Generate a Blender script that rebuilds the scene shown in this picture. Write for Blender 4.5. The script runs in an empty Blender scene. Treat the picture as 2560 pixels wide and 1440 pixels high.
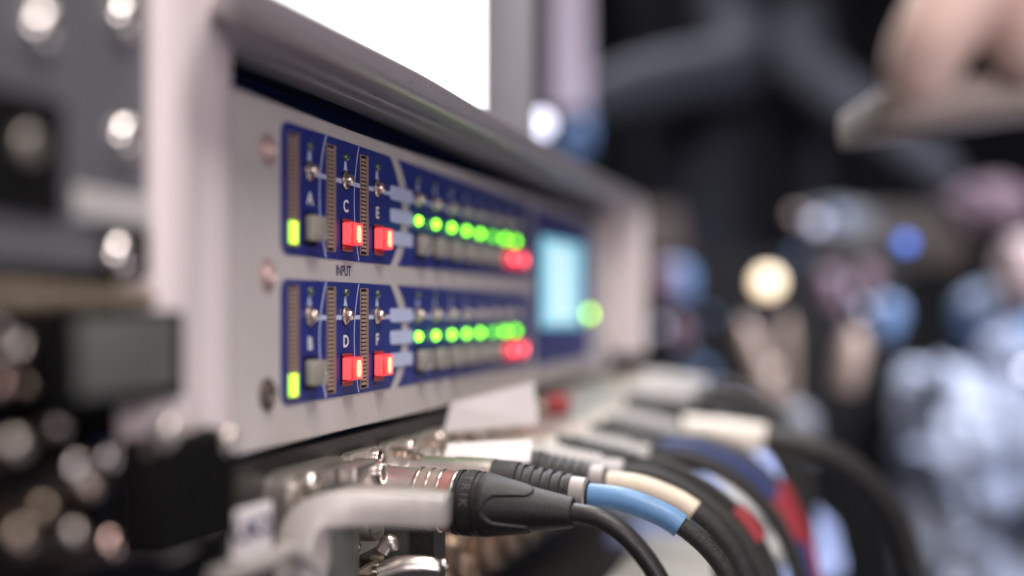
import bpy, bmesh, math, random
from mathutils import Vector, Matrix
random.seed(7)
S = 0.001                                   # everything below is written in millimetres
sc = bpy.context.scene
col = sc.collection

# ------------------------------------------------------------------ camera, world, lamps, exposure
F, CT, ST, VPX, HY, CX, CY = 3151.0, 0.2562, 0.9666, 2115.0, 778.0, -305.0, -141.0
cam_d = bpy.data.cameras.new('camera'); cam = bpy.data.objects.new('camera', cam_d); col.objects.link(cam)
cam.location = (CX*S, CY*S, 0); cam.rotation_euler = (math.radians(90), 0, -math.atan2(ST, CT))
cam_d.sensor_width = 36; cam_d.lens = F/2560*36; cam_d.shift_y = 58/2560
cam_d.clip_start = 0.01; cam_d.clip_end = 60
cam_d.dof.use_dof = True; cam_d.dof.focus_distance = 0.3735; cam_d.dof.aperture_fstop = 2.65
sc.camera = cam
w = bpy.data.worlds.new('World'); sc.world = w; w.use_nodes = True
bg = w.node_tree.nodes['Background']; bg.inputs[0].default_value = (0.55, 0.53, 0.62, 1); bg.inputs[1].default_value = 0.06
sc.view_settings.view_transform = 'Standard'; sc.view_settings.look = 'None'
sc.view_settings.exposure = 0.12; sc.view_settings.gamma = 1
sc.cycles.use_denoising = True
sc.cycles.max_bounces = 6
sc.cycles.sample_clamp_indirect = 4

def lamp(name, loc, target, size, power, color, spread=180):
    l = bpy.data.lights.new(name, 'AREA'); l.shape = 'DISK'; l.size = size; l.energy = power; l.color = color; l.spread = math.radians(spread)
    o = bpy.data.objects.new(name, l); col.objects.link(o)
    o.location = Vector(loc)*S
    o.rotation_euler = (Vector(target)-Vector(loc)).to_track_quat('-Z', 'Y').to_euler()
    return o
lamp('overhead_lamp', (330, -60, 820), (180, -80, -50), 0.35, 4.4, (1.0, 0.95, 0.90))
lamp('ceiling_lamp', (-260, -400, 860), (60, -30, -10), 0.40, 9.8, (1.0, 0.93, 0.88))
lamp('side_fill', (-880, -560, 200), (60, 0, 0), 0.5, 5.4, (1.0, 0.90, 0.93))  # added fill for the panel and the post's inner face
lamp('low_fill', (60, -620, -420), (120, 0, 40), 0.45, 1.0, (0.90, 0.88, 1.0))  # added from below to lift the underside of the rail
lamp('cloth_fill', (620, -900, 800), (1080, -280, -120), 0.4, 12, (0.90, 0.92, 1.0), 70)  # added narrow fill aimed at the pale cloth
lamp('back_fill', (1800, 330, 1500), (1650, -100, -50), 0.6, 46, (0.88, 0.9, 1.0))  # added light above the background person's sleeves

def atb(px, py, b):                         # a point at b mm in front of the camera's foot, towards the panel
    d = F*b/(ST*(VPX-px)); a = (d-b*CT)/ST
    return Vector((a+CX, b+CY, (HY-py)*d/F))
def atd(px, py, d):                         # a point d mm deep in the view
    l = (px-1280)*d/F
    return Vector((l*CT+d*ST+CX, -l*ST+d*CT+CY, (HY-py)*d/F))
def X(px): return atb(px, HY, 141).x
RGT = Vector((CT, -ST, 0)); FWD = Vector((ST, CT, 0)); UP = Vector((0, 0, 1))

# ------------------------------------------------------------------ materials
def mat(name, color, rough=0.5, metal=0.0, var=0.0, vscale=60, bump=0.0, bscale=900, emit=None, estr=0.0, spec=0.5, color2=None, coat=0.0, trans=0.0, speck=None):
    m = bpy.data.materials.new(name); m.use_nodes = True
    nt = m.node_tree; p = nt.nodes['Principled BSDF']
    p.inputs['Base Color'].default_value = (*color, 1); p.inputs['Roughness'].default_value = rough
    p.inputs['Metallic'].default_value = metal; p.inputs['Specular IOR Level'].default_value = spec
    p.inputs['Coat Weight'].default_value = coat
    if trans: p.inputs['Transmission Weight'].default_value = trans
    tc = nt.nodes.new('ShaderNodeTexCoord')
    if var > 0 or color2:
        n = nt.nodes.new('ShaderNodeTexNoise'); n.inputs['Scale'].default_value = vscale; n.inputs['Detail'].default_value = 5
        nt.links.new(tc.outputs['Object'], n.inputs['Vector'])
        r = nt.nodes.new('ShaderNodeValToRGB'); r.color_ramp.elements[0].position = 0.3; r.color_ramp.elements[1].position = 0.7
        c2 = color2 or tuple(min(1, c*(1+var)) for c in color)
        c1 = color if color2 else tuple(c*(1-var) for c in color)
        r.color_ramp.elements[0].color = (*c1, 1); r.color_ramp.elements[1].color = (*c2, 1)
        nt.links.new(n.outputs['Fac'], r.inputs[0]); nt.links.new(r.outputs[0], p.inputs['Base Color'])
    if speck:                                # dust, chips: small patches of another colour
        c_, s_, t_ = speck
        n3 = nt.nodes.new('ShaderNodeTexNoise'); n3.inputs['Scale'].default_value = s_; n3.inputs['Detail'].default_value = 2
        nt.links.new(tc.outputs['Object'], n3.inputs['Vector'])
        r3 = nt.nodes.new('ShaderNodeValToRGB'); r3.color_ramp.elements[0].position = t_; r3.color_ramp.elements[1].position = t_+0.04
        nt.links.new(n3.outputs['Fac'], r3.inputs[0])
        mx = nt.nodes.new('ShaderNodeMix'); mx.data_type = 'RGBA'; mx.inputs[7].default_value = (*c_, 1)
        lk = p.inputs['Base Color'].links
        if lk: nt.links.new(lk[0].from_socket, mx.inputs[6])
        else: mx.inputs[6].default_value = (*color, 1)
        nt.links.new(r3.outputs[0], mx.inputs[0]); nt.links.new(mx.outputs[2], p.inputs['Base Color'])
    if bump > 0:
        n2 = nt.nodes.new('ShaderNodeTexNoise'); n2.inputs['Scale'].default_value = bscale; n2.inputs['Detail'].default_value = 3
        nt.links.new(tc.outputs['Object'], n2.inputs['Vector'])
        b = nt.nodes.new('ShaderNodeBump'); b.inputs['Strength'].default_value = bump; b.inputs['Distance'].default_value = 0.0003
        nt.links.new(n2.outputs['Fac'], b.inputs['Height']); nt.links.new(b.outputs[0], p.inputs['Normal'])
    if emit:
        p.inputs['Emission Color'].default_value = (*emit, 1); p.inputs['Emission Strength'].default_value = estr
    return m
M = dict(
    panel=mat('panel_grey', (0.515, 0.475, 0.462), 0.45, 0, 0.05, 45, 0.8, 1300, speck=((0.25, 0.21, 0.20), 260, 0.74)),
    blue=mat('overlay_blue', (0.012, 0.024, 0.19), 0.42, 0, 0.06, 200, 0.5, 1500),
    print_=mat('print_pale_blue', (0.50, 0.56, 0.78), 0.5),
    white=mat('print_white', (0.80, 0.80, 0.82), 0.5),
    ink=mat('print_navy', (0.03, 0.03, 0.13), 0.5),
    dark=mat('black_recess', (0.004, 0.004, 0.0045), 0.8, spec=0.12),
    seg=mat('meter_segment_tan', (0.34, 0.255, 0.20), 0.4, 0, 0.15, 400),
    segrim=mat('meter_rim_brown', (0.25, 0.16, 0.14), 0.4),
    lit=mat('meter_segment_lit', (0.2, 0.5, 0.05), 0.4, emit=(0.48, 1.0, 0.04), estr=1.6),
    hot=mat('meter_segment_hot', (0.5, 0.6, 0.1), 0.4, emit=(0.90, 1.0, 0.10), estr=1.7),
    led=mat('led_green', (0.2, 0.6, 0.05), 0.3, emit=(0.24, 1.0, 0.02), estr=6.5),
    leddim=mat('led_green_dim', (0.2, 0.6, 0.05), 0.3, emit=(0.17, 1.0, 0.03), estr=3.0),
    ledp=mat('power_led_green', (0.2, 0.6, 0.05), 0.3, emit=(0.36, 0.80, 0.03), estr=11.0),
    ledoff=mat('led_off_green', (0.03, 0.06, 0.045), 0.08, coat=1.0),
    red=mat('button_red_lit', (0.75, 0.05, 0.06), 0.25, emit=(1.0, 0.025, 0.045), estr=0.55, coat=0.5),
    redhot=mat('button_lens_lit', (0.8, 0.1, 0.07), 0.25, emit=(1.0, 0.05, 0.06), estr=0.75, coat=0.5),
    redfar=mat('button_lens_lit_bright', (0.8, 0.1, 0.07), 0.25, emit=(1.0, 0.03, 0.06), estr=0.9),
    glow=mat('button_glow', (0.9, 0.4, 0.2), 0.3, emit=(1.0, 0.50, 0.26), estr=2.2),
    glowfar=mat('button_glow_far', (0.9, 0.4, 0.4), 0.3, emit=(1.0, 0.10, 0.14), estr=9.0),
    redrib=mat('button_rib', (0.85, 0.15, 0.15), 0.25, emit=(1.0, 0.13, 0.13), estr=0.75, coat=0.5),
    clear=mat('button_clear_grey', (0.30, 0.275, 0.245), 0.2, 0, 0.1, 300, coat=0.4),
    chrome=mat('chrome_warm', (0.80, 0.72, 0.66), 0.16, 1.0),
    chrome2=mat('chrome_soft', (0.82, 0.76, 0.72), 0.27, 1.0),
    brushed=mat('brushed_warm', (0.72, 0.62, 0.55), 0.33, 1.0),
    nickel=mat('nickel_satin', (0.66, 0.59, 0.54), 0.36, 1.0, 0.12, 120, 0.2, 900),
    castz=mat('cast_zinc', (0.42, 0.39, 0.36), 0.38, 0.85, 0.12, 200, 0.4, 500),
    lcd=mat('lcd_cyan', (0.1, 0.2, 0.25), 0.3, emit=(0.20, 0.58, 0.74), estr=0.95),
    lcdw=mat('lcd_lines', (0.3, 0.4, 0.45), 0.3, emit=(0.70, 0.95, 1.0), estr=0.85),
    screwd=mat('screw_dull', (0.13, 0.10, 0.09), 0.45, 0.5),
    screwp=mat('screw_pinkish', (0.55, 0.40, 0.38), 0.4, 0.4),
    frame=mat('frame_anodised', (0.42, 0.39, 0.42), 0.36, 0.55, 0.06, 40, 0.12, 700, speck=((0.10, 0.09, 0.09), 620, 0.70)),
    post=mat('post_paint_lit_corner', (0.72, 0.635, 0.64), 0.38, 0.0, 0.03, 30),
    navy=mat('case_inner_navy', (0.010, 0.022, 0.075), 0.6, 0, 0.1, 60),
    filler=mat('filler_navy', (0.008, 0.045, 0.19), 0.45, 0, 0.1, 60),
    black=mat('black_textured', (0.014, 0.012, 0.0115), 0.5, 0, 0.2, 300, 0.8, 1100),
    rubber=mat('rubber_black', (0.009, 0.008, 0.008), 0.46, 0, 0.3, 500, 0.6, 2200, speck=((0.22, 0.20, 0.19), 1500, 0.73)),
    emboss=mat('emboss_grey', (0.085, 0.08, 0.075), 0.4),
    rubberg=mat('cable_dark_grey', (0.020, 0.018, 0.018), 0.45, 0, 0.2, 200, 0.3, 1500, speck=((0.16, 0.14, 0.13), 1100, 0.72)),
    braid=mat('braid_black', (0.018, 0.016, 0.016), 0.6, 0, 0.6, 900, 1.0, 1600),
    lever=mat('lever_pale_grey', (0.43, 0.395, 0.375), 0.36, 0.15, 0.08, 120, 0.25, 500, speck=((0.22, 0.20, 0.19), 420, 0.70)),
    paper=mat('paper_white', (0.72, 0.68, 0.68), 0.6, 0, 0.03, 80),
    cream=mat('sleeve_cream', (0.70, 0.60, 0.47), 0.5, 0, 0.1, 150, 0.2, 900),
    bluesl=mat('sleeve_blue', (0.12, 0.26, 0.47), 0.45, 0, 0.12, 150, 0.2, 900),
    creamw=mat('sleeve_cream_pale', (0.84, 0.77, 0.68), 0.4, 0, 0.06, 60),
    navysl=mat('sleeve_navy', (0.02, 0.04, 0.16), 0.45),
    redsl=mat('sleeve_red', (0.30, 0.026, 0.036), 0.45),
    redband=mat('band_red', (0.42, 0.06, 0.05), 0.35, 0.4),
    ringg=mat('ring_satin', (0.34, 0.31, 0.30), 0.5, 0.5),
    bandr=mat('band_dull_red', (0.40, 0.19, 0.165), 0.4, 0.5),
    groove=mat('groove_beige', (0.44, 0.34, 0.30), 0.4, 0.7),
    greyb=mat('boot_pale_grey', (0.46, 0.44, 0.43), 0.5),
    slate=mat('module_slate', (0.105, 0.108, 0.122), 0.5, 0, 0.08, 60),
    slate2=mat('module_green_grey', (0.10, 0.105, 0.097), 0.5, 0, 0.1, 60),
    beige=mat('module_beige', (0.24, 0.19, 0.14), 0.5, 0, 0.15, 60),
    brass=mat('brass_tan', (0.52, 0.42, 0.345), 0.34, 1.0, 0.1, 150),
    copper=mat('copper_pink', (0.85, 0.60, 0.55), 0.22, 1.0),
    bright=mat('chrome_bright', (0.86, 0.80, 0.77), 0.2, 1.0),
    shelf=mat('shelf_grey', (0.46, 0.45, 0.42), 0.6, 0, 0.1, 20),
    screen=mat('screen_white', (0.9, 0.9, 0.9), 0.4, emit=(1.0, 1.0, 1.0), estr=3.2),
    bezel=mat('bezel_grey', (0.24, 0.235, 0.25), 0.45, 0, 0.05, 30),
    jacket=mat('jacket_black', (0.0085, 0.0088, 0.0165), 0.85, 0, 0.3, 12, 0.5, 300),
    skin=mat('skin', (0.80, 0.57, 0.49), 0.5, 0, 0.08, 40, 0.15, 300),
    hair=mat('hair_dark', (0.03, 0.022, 0.018), 0.6),
    board=mat('board_taupe', (0.30, 0.25, 0.225), 0.55, 0, 0.08, 50),
    wall=mat('wall_dark', (0.007, 0.007, 0.009), 0.9, 0, 0.3, 2),
    floor=mat('floor_dark', (0.03, 0.03, 0.033), 0.7, 0, 0.3, 3),
    lav=mat('panel_lavender', (0.34, 0.29, 0.36), 0.6, 0, 0.08, 8),
    peri=mat('cloth_periwinkle', (0.33, 0.40, 0.66), 0.85, 0, 0.25, 12),
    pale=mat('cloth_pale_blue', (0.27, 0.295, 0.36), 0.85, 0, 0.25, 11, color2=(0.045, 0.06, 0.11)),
    brown=mat('board_brown', (0.075, 0.055, 0.047), 0.6, 0, 0.25, 8),
    tan=mat('ceramic_tan', (0.27, 0.20, 0.17), 0.45),
    pale2=mat('glint_lavender', (0.62, 0.62, 0.78), 0.3),
    mauved=mat('cloth_dark_mauve', (0.075, 0.045, 0.06), 0.8),
    pinkb=mat('cloth_dusty_pink', (0.20, 0.15, 0.15), 0.8),
    mauve=mat('plastic_mauve', (0.12, 0.075, 0.10), 0.5),
    bluep=mat('plastic_blue', (0.08, 0.13, 0.25), 0.4),
    bulbc=mat('bulb_cream', (0.9, 0.8, 0.6), 0.4, emit=(1.0, 0.74, 0.47), estr=2.3),
    bulbb=mat('bulb_blue', (0.1, 0.2, 0.8), 0.4, emit=(0.03, 0.12, 0.42), estr=1.7),
    bulbl=mat('bulb_lavender', (0.8, 0.8, 0.9), 0.4, emit=(0.66, 0.66, 0.88), estr=2.2),
)

# ------------------------------------------------------------------ mesh helpers (mm)
class MB:
    def __init__(s): s.bm = bmesh.new()
    def faces(s, vs, fs):
        v = [s.bm.verts.new(p) for p in vs]
        for f in fs:
            try: s.bm.faces.new([v[i] for i in f])
            except ValueError: pass
        return s
    def box(s, lo, hi, bev=0.0, seg=2, mtx=None):
        b = bmesh.new(); bmesh.ops.create_cube(b, size=1.0)
        lo, hi = Vector(lo), Vector(hi); c = (lo+hi)/2; d = hi-lo
        for v in b.verts: v.co = Vector((v.co.x*d.x, v.co.y*d.y, v.co.z*d.z))+c
        if bev > 0: bmesh.ops.bevel(b, geom=b.edges[:], offset=bev, segments=seg, affect='EDGES', profile=0.5)
        return s.add(b, mtx)
    def add(s, b, mtx=None):
        if mtx is not None: bmesh.ops.transform(b, matrix=mtx, verts=b.verts)
        mp = {}
        for v in b.verts: mp[v] = s.bm.verts.new(v.co)
        for f in b.faces:
            try: s.bm.faces.new([mp[v] for v in f.verts])
            except ValueError: pass
        b.free(); return s
    def prism(s, poly, y0, y1, bev=0.0):      # polygon in (x, z), extruded in y
        b = bmesh.new(); n = len(poly)
        a = [b.verts.new((p[0], y0, p[1])) for p in poly]; c = [b.verts.new((p[0], y1, p[1])) for p in poly]
        b.faces.new(a); b.faces.new(c[::-1])
        for i in range(n): b.faces.new((a[i], c[i], c[(i+1) % n], a[(i+1) % n]))
        bmesh.ops.recalc_face_normals(b, faces=b.faces)
        if bev > 0:
            fr = [e for e in b.edges if abs(e.verts[0].co.y-y0) < 1e-6 and abs(e.verts[1].co.y-y0) < 1e-6]
            bmesh.ops.bevel(b, geom=fr, offset=bev, segments=2, affect='EDGES')
        return s.add(b)
    def lathe(s, prof, org=(0, 0, 0), axis=(0, -1, 0), n=32, cap=True):   # prof: (distance along axis, radius)
        ax = Vector(axis).normalized(); o = Vector(org)
        u = ax.orthogonal().normalized() if abs(ax.z) > 0.9 else ax.cross(UP).normalized()
        v = ax.cross(u); rings = []
        for (t, r) in prof:
            rings.append([s.bm.verts.new(o+ax*t+(u*math.cos(2*math.pi*k/n)+v*math.sin(2*math.pi*k/n))*max(r, 1e-4)) for k in range(n)])
        for i in range(len(rings)-1):
            for k in range(n):
                s.bm.faces.new((rings[i][k], rings[i][(k+1) % n], rings[i+1][(k+1) % n], rings[i+1][k]))
        if cap:
            s.bm.faces.new(rings[0][::-1]); s.bm.faces.new(rings[-1])
        return s
    def tube(s, pts, rad, n=14, sub=6):
        P = spline(pts, sub)
        R = [rad]*len(P) if not isinstance(rad, (list, tuple)) else [lerp_list(rad, i/(len(P)-1)) for i in range(len(P))]
        t0 = (P[1]-P[0]).normalized(); u = t0.orthogonal().normalized(); rings = []
        for i, p in enumerate(P):
            t = (P[min(i+1, len(P)-1)]-P[max(i-1, 0)]).normalized()
            u = (u-t*u.dot(t)).normalized(); v = t.cross(u)
            rings.append([s.bm.verts.new(p+(u*math.cos(2*math.pi*k/n)+v*math.sin(2*math.pi*k/n))*R[i]) for k in range(n)])
        for i in range(len(rings)-1):
            for k in range(n):
                s.bm.faces.new((rings[i][k], rings[i][(k+1) % n], rings[i+1][(k+1) % n], rings[i+1][k]))
        s.bm.faces.new(rings[0][::-1]); s.bm.faces.new(rings[-1]); return s
    def sphere(s, c, r, sc_=(1, 1, 1), n=20):
        b = bmesh.new(); bmesh.ops.create_uvsphere(b, u_segments=n, v_segments=n//2, radius=r)
        for v in b.verts: v.co = Vector((v.co.x*sc_[0], v.co.y*sc_[1], v.co.z*sc_[2]))+Vector(c)
        return s.add(b)
    def mesh(s, name, m, org=(0, 0, 0), smooth=True, ang=35):
        bmesh.ops.recalc_face_normals(s.bm, faces=s.bm.faces)
        o = Vector(org)
        for v in s.bm.verts: v.co = (v.co-o)*S
        me = bpy.data.meshes.new(name); s.bm.to_mesh(me); s.bm.free()
        me.materials.append(m)
        if smooth:
            me.polygons.foreach_set('use_smooth', [True]*len(me.polygons))
            me.set_sharp_from_angle(angle=math.radians(ang))
        return me
    def build(s, name, m, parent=None, org=None, **k):
        if org is None: org = ORG.get(root_of(parent).name, Vector((0, 0, 0))) if parent else Vector((0, 0, 0))
        o = bpy.data.objects.new(name, s.mesh(name, m, org, **k)); col.objects.link(o)
        if parent: o.parent = parent
        else: o.location = Vector(org)*S; ORG[o.name] = Vector(org)
        return o
ORG = {}
def root_of(o):
    while o.parent: o = o.parent
    return o
def spline(pts, sub):
    P = [Vector(p) for p in pts]; out = []
    if len(P) == 2: return P
    for i in range(len(P)-1):
        p0, p1, p2, p3 = P[max(i-1, 0)], P[i], P[i+1], P[min(i+2, len(P)-1)]
        for k in range(sub):
            t = k/sub
            out.append(0.5*((2*p1)+(p2-p0)*t+(2*p0-5*p1+4*p2-p3)*t*t+(3*p1-p0-3*p2+p3)*t**3))
    out.append(P[-1]); return out
def lerp_list(L, t):
    f = t*(len(L)-1); i = min(int(f), len(L)-2); return L[i]+(L[i+1]-L[i])*(f-i)
def smooth(a, b, x):
    t = max(0, min(1, (x-a)/(b-a))); return t*t*(3-2*t)
def rrect(x0, z0, x1, z1, r, n=6):
    out = []
    for cx, cz, a0 in ((x1-r, z1-r, 0), (x0+r, z1-r, 90), (x0+r, z0+r, 180), (x1-r, z0+r, 270)):
        for k in range(n+1):
            a = math.radians(a0+90*k/n); out.append((cx+r*math.cos(a), cz+r*math.sin(a)))
    return out
def tag(o, label=None, cat=None, group=None, kind=None):
    for k, v in (('label', label), ('category', cat), ('group', group), ('kind', kind)):
        if v: o[k] = v
    return o
def thing(name, loc, label, cat, group=None):
    o = bpy.data.objects.new(name, None); col.objects.link(o); o.location = Vector(loc)*S; o.empty_display_size = 0.01
    ORG[o.name] = Vector(loc); return tag(o, label, cat, group)
def put(name, me, parent, loc, rot=None, scale=None):     # a piece sharing mesh data, loc in mm (world)
    o = bpy.data.objects.new(name, me); col.objects.link(o); o.parent = parent
    o.location = (Vector(loc)-ORG.get(root_of(parent).name, Vector()))*S
    if parent.parent: 
        q = parent
        while q.parent: o.location -= q.location; q = q.parent
    if rot: o.rotation_euler = rot
    if scale: o.scale = scale
    return o
def text_geo(body, size, bold=0.0):
    cu = bpy.data.curves.new('t', 'FONT'); cu.body = body; cu.size = size; cu.offset = bold; cu.align_x = 'CENTER'; cu.align_y = 'CENTER'
    cu.resolution_u = 4
    to = bpy.data.objects.new('t', cu); col.objects.link(to)
    dg = bpy.context.evaluated_depsgraph_get(); dg.update()
    me = bpy.data.meshes.new_from_object(to.evaluated_get(dg))
    vs = [v.co.copy() for v in me.vertices]; fs = [tuple(p.vertices) for p in me.polygons]
    bpy.data.objects.remove(to); bpy.data.curves.remove(cu); bpy.data.meshes.remove(me)
    return vs, fs
def text_on(name, body, size, org, m, parent, right=(1, 0, 0), up=(0, 0, 1), sx=1.0, bold=0.0):
    vs, fs = text_geo(body, size, bold); r, u, o = Vector(right), Vector(up), Vector(org)
    return MB().faces([o+r*v.x*sx+u*v.y for v in vs], fs).build(name, m, parent, smooth=False)

# ------------------------------------------------------------------ the setting
fl = MB().box((-2500, -4500, -1010), (6500, 3500, -1000)).build('floor', M['floor']); tag(fl, kind='structure')
fwc = atd(1900, HY, 4200)
mt = Matrix.Translation(fwc) @ Matrix((( FWD.x, -FWD.y, 0, 0), (FWD.y, FWD.x, 0, 0), (0, 0, 1, 0), (0, 0, 0, 1)))
wl = MB().box((0, -4200, -1000), (120, 4200, 2200), mtx=mt).build('wall', M['wall']); tag(wl, kind='structure')

# ------------------------------------------------------------------ the rack case
rack = thing('equipment_rack', (190, 0, -100), 'pale metal equipment rack frame with rounded corner around the blue and grey processor', 'rack')
# front lip: profile (n outward from the opening, y), swept over the top and round the corner
prof = [(0.0, 1.5), (0.2, -3.0), (2.4, -3.4), (2.4, -5.8), (0.2, -6.4), (0.2, -10.0), (2.6, -10.4), (2.6, -12.8), (0.5, -13.4), (0.4, -19.4),
        (1.1, -20.8), (1.9, -21.3), (7.3, -21.3), (8.5, -20.2), (8.9, 6.0), (7.5, 8.0), (2.5, 8.0), (0.0, 5.0)]
def chamfer(P, r=0.35, steps=3):            # rounds the corners of a closed profile
    out = []; n_ = len(P)
    for i in range(n_):
        a, b, c = Vector(P[i-1]), Vector(P[i]), Vector(P[(i+1) % n_])
        u, v = (a-b), (c-b); q = min(r, u.length*0.4, v.length*0.4); p0, p1 = b+u.normalized()*q, b+v.normalized()*q
        for k in range(steps+1):
            t = k/steps; out.append(tuple(p0*(1-t)**2+b*2*t*(1-t)+p1*t*t))
    return out
prof = chamfer(prof)
xr, zt, rc = 462.0, 61.3, 9.0
rail = [(-36+(xr-rc+36)*k/32, zt, 0, 1) for k in range(33)]
bend = [(xr-rc+rc*math.cos(math.radians(90-90*k/8)), zt-rc+rc*math.sin(math.radians(90-90*k/8)), math.cos(math.radians(90-90*k/8)), math.sin(math.radians(90-90*k/8))) for k in range(9)]
down = [(xr, zt-rc-(zt-rc+26)*k/6, 1, 0) for k in range(1, 7)]
def sweep(path, name, m, mitre):
    mb = MB(); rings = []
    for i_, (x, z, nx, nz) in enumerate(path):   # the left end is mitred against the pale post
        rings.append([mb.bm.verts.new(((-36+1.75*min(y, 0) if mitre and i_ == 0 else x)+nx*n, y, z+nz*n)) for n, y in prof])
    K = len(prof)
    for i in range(len(rings)-1):
        for k in range(K): mb.bm.faces.new((rings[i][k], rings[i+1][k], rings[i+1][(k+1) % K], rings[i][(k+1) % K]))
    mb.bm.faces.new(rings[0]); mb.bm.faces.new(rings[-1][::-1])
    return mb.build(name, m, rack, ang=50)
sweep(rail, 'top_rail', M['frame'], True)
sweep(bend+down, 'corner_post', M['post'], False)  # paler colour than the rail stands in for light on this end
MB().box((-34, 22, 54), (464, 25, 65.8)).build('filler_plate', M['filler'], rack)
MB().box((-96, 9, 66), (473, 330, 68.5)).build('top_sheet', M['navy'], rack)
MB().box((-96, 327, -120), (473, 330, 65.8)).build('back_sheet', M['navy'], rack)
MB().box((470, 9, -120), (473, 326.5, 65.8)).build('side_sheet', M['navy'], rack)
# pale left post with two soft ridges
pp = [(-35.5, 6), (-35.5, -0.5), (-37, -2.2), (-41, -3.0), (-46, -3.4), (-50, -3.6), (-52.5, -3.0), (-55, -3.6), (-58, -4.6), (-63, -5.2), (-68, -5.2), (-71, -4.2), (-72, -2), (-72, 6)]
mb = MB(); n = len(pp)
lo = [mb.bm.verts.new((p[0], p[1], -52)) for p in pp]; hi = [mb.bm.verts.new((p[0], p[1], 150)) for p in pp]
for i in range(n): mb.bm.faces.new((lo[i], lo[(i+1) % n], hi[(i+1) % n], hi[i]))
mb.bm.faces.new(lo); mb.bm.faces.new(hi[::-1])
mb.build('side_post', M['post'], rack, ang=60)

# ------------------------------------------------------------------ the processor
proc = thing('audio_processor', (190, 0, -34.7), 'grey rack processor with blue panels, level meters, toggle switches and red and green lights', 'audio processor')
MB().prism(rrect(-34.5, -34.7, 459.5, 53.4, 1.2, 3), 0, 4, 0.5).build('front_panel', M['panel'], proc)
MB().box((-8, 4.5, -32), (435, 300, 50)).build('chassis', M['black'], proc)
def arc_pts(x_top, x_mid, z0, z1, n=14):
    return [(x_mid+(x_top-x_mid)*((2*k/n-1)**2), z0+(z1-z0)*k/n) for k in range(n+1)]
BLK = ((14.8, 49.4), (-24.5, 8.4))
XA, XB = X(974), X(1003)                   # right edge of the input field: top/bottom and bulge
GAP = 7.5
for (z0, z1) in BLK:
    L = X(701); r = 3.6; poly = arc_pts(XA, XB, z0, z1)
    left = [(L+r-r*math.sin(math.radians(90*k/6)), z1-r+r*math.cos(math.radians(90*k/6))) for k in range(7)] + \
           [(L+r-r*math.cos(math.radians(90*k/6)), z0+r-r*math.sin(math.radians(90*k/6))) for k in range(7)]
    MB().prism(poly+left, -0.35, 0.3, 0.12).build('input_field', M['blue'], proc)
    poly2 = [(p[0]+GAP, p[1]) for p in arc_pts(XA, XB, z0, z1)][::-1]
    R2 = 258.0
    MB().prism(poly2[::-1][0:0]+[(R2, z0), (R2, z1)]+poly2, -0.35, 0.3, 0.12).build('output_field', M['blue'], proc)
# display field
MB().prism(rrect(266, -26, 402, 49, 4), -0.35, 0.3, 0.12).build('display_field', M['blue'], proc)
ds = MB().prism(rrect(280, -8, 372, 36, 1.5), -1.2, 0.2, 0.3).build('display_screen', M['lcd'], proc)
mb = MB()
for k in range(8): mb.box((292, -1.5, -4.6+4.8*k), (352 - (k*7) % 13, -1.21, -1.2+4.8*k))
mb.build('display_line', M['lcdw'], ds, smooth=False)
# screws
def screw_mesh(m, r=3.6, h=1.6, name='screw'):
    mb = MB(); mb.lathe([(0, r), (h*0.45, r), (h*0.8, r*0.86), (h, r*0.55), (h*0.98, r*0.50), (h*0.45, r*0.34), (h*0.4, 0.01)], n=20, cap=False)
    return mb.mesh(name, m)
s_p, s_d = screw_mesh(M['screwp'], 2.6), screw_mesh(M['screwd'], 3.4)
slot = MB().prism(rrect(-4.6, -4.2, 4.6, 4.2, 4.1), -0.15, 0.2).mesh('washer', M['screwp'])
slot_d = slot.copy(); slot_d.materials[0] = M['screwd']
for xs in (X(668), 450.5):
    for k, z in enumerate((40.6, 9.0, -21.0)):
        put('washer', slot_d if k == 2 else slot, proc, (xs, 0, z)); put('screw', s_d if k == 2 else s_p, proc, (xs, -0.1, z))
# meters
NSEG = 24
SEGP = 28.4/NSEG
seg_me = MB().box((-1.75, -0.25, -SEGP*0.33), (1.75, 0.35, SEGP*0.33), 0.1, 1).mesh('segment', M['seg'])
seg_lit = MB().box((-2.3, -0.55, -SEGP*0.46), (2.3, 0.35, SEGP*0.46), 0.1, 1).mesh('segment', M['lit'])
seg_hot = MB().box((-1.2, -0.62, -SEGP*0.42), (1.2, -0.54, SEGP*0.42)).mesh('segment_glow', M['hot'])
def meter(xc, zb, lit):
    zt_ = zb+28.4
    m = MB().box((xc-2.3, -0.1-0.36, zb-0.6), (xc+2.3, 0.3, zt_+0.6)).build('level_meter', M['dark'], proc)
    rim = MB()
    rim.box((xc+2.3, -1.0, zb-0.9), (xc+3.0, -0.3, zt_+0.9), 0.12, 1); rim.box((xc-2.7, -0.62, zb-0.9), (xc-2.3, -0.3, zt_+0.9), 0.1, 1)
    rim.box((xc-2.29, -0.62, zt_+0.6), (xc+2.29, -0.3, zt_+0.9)); rim.box((xc-2.29, -0.62, zb-0.9), (xc+2.29, -0.3, zb-0.6))
    rim.build('meter_rim', M['segrim'], m)
    for k in range(NSEG):
        on = lit and k < 5
        if on: put('segment_glow', seg_hot, m, (xc, -0.5, zb+SEGP*(k+0.5)))
        put('segment', seg_lit if on else seg_me, m, (xc, -0.5 if on else -0.62, zb+SEGP*(k+0.5)))
IN = ((X(727), X(770)), (X(822), X(860)), (X(905), X(939)))
TOGS = ((38.0, 'ACE', 17.7), (-1.3, 'BDF', -22.4))
bush_me = MB().lathe([(0, 2.6), (0.4, 2.6), (0.7, 2.35), (0.7, 2.0), (0.25, 1.9), (0.25, 0.01)], n=28, cap=False).mesh('bushing', M['brushed'])
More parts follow.
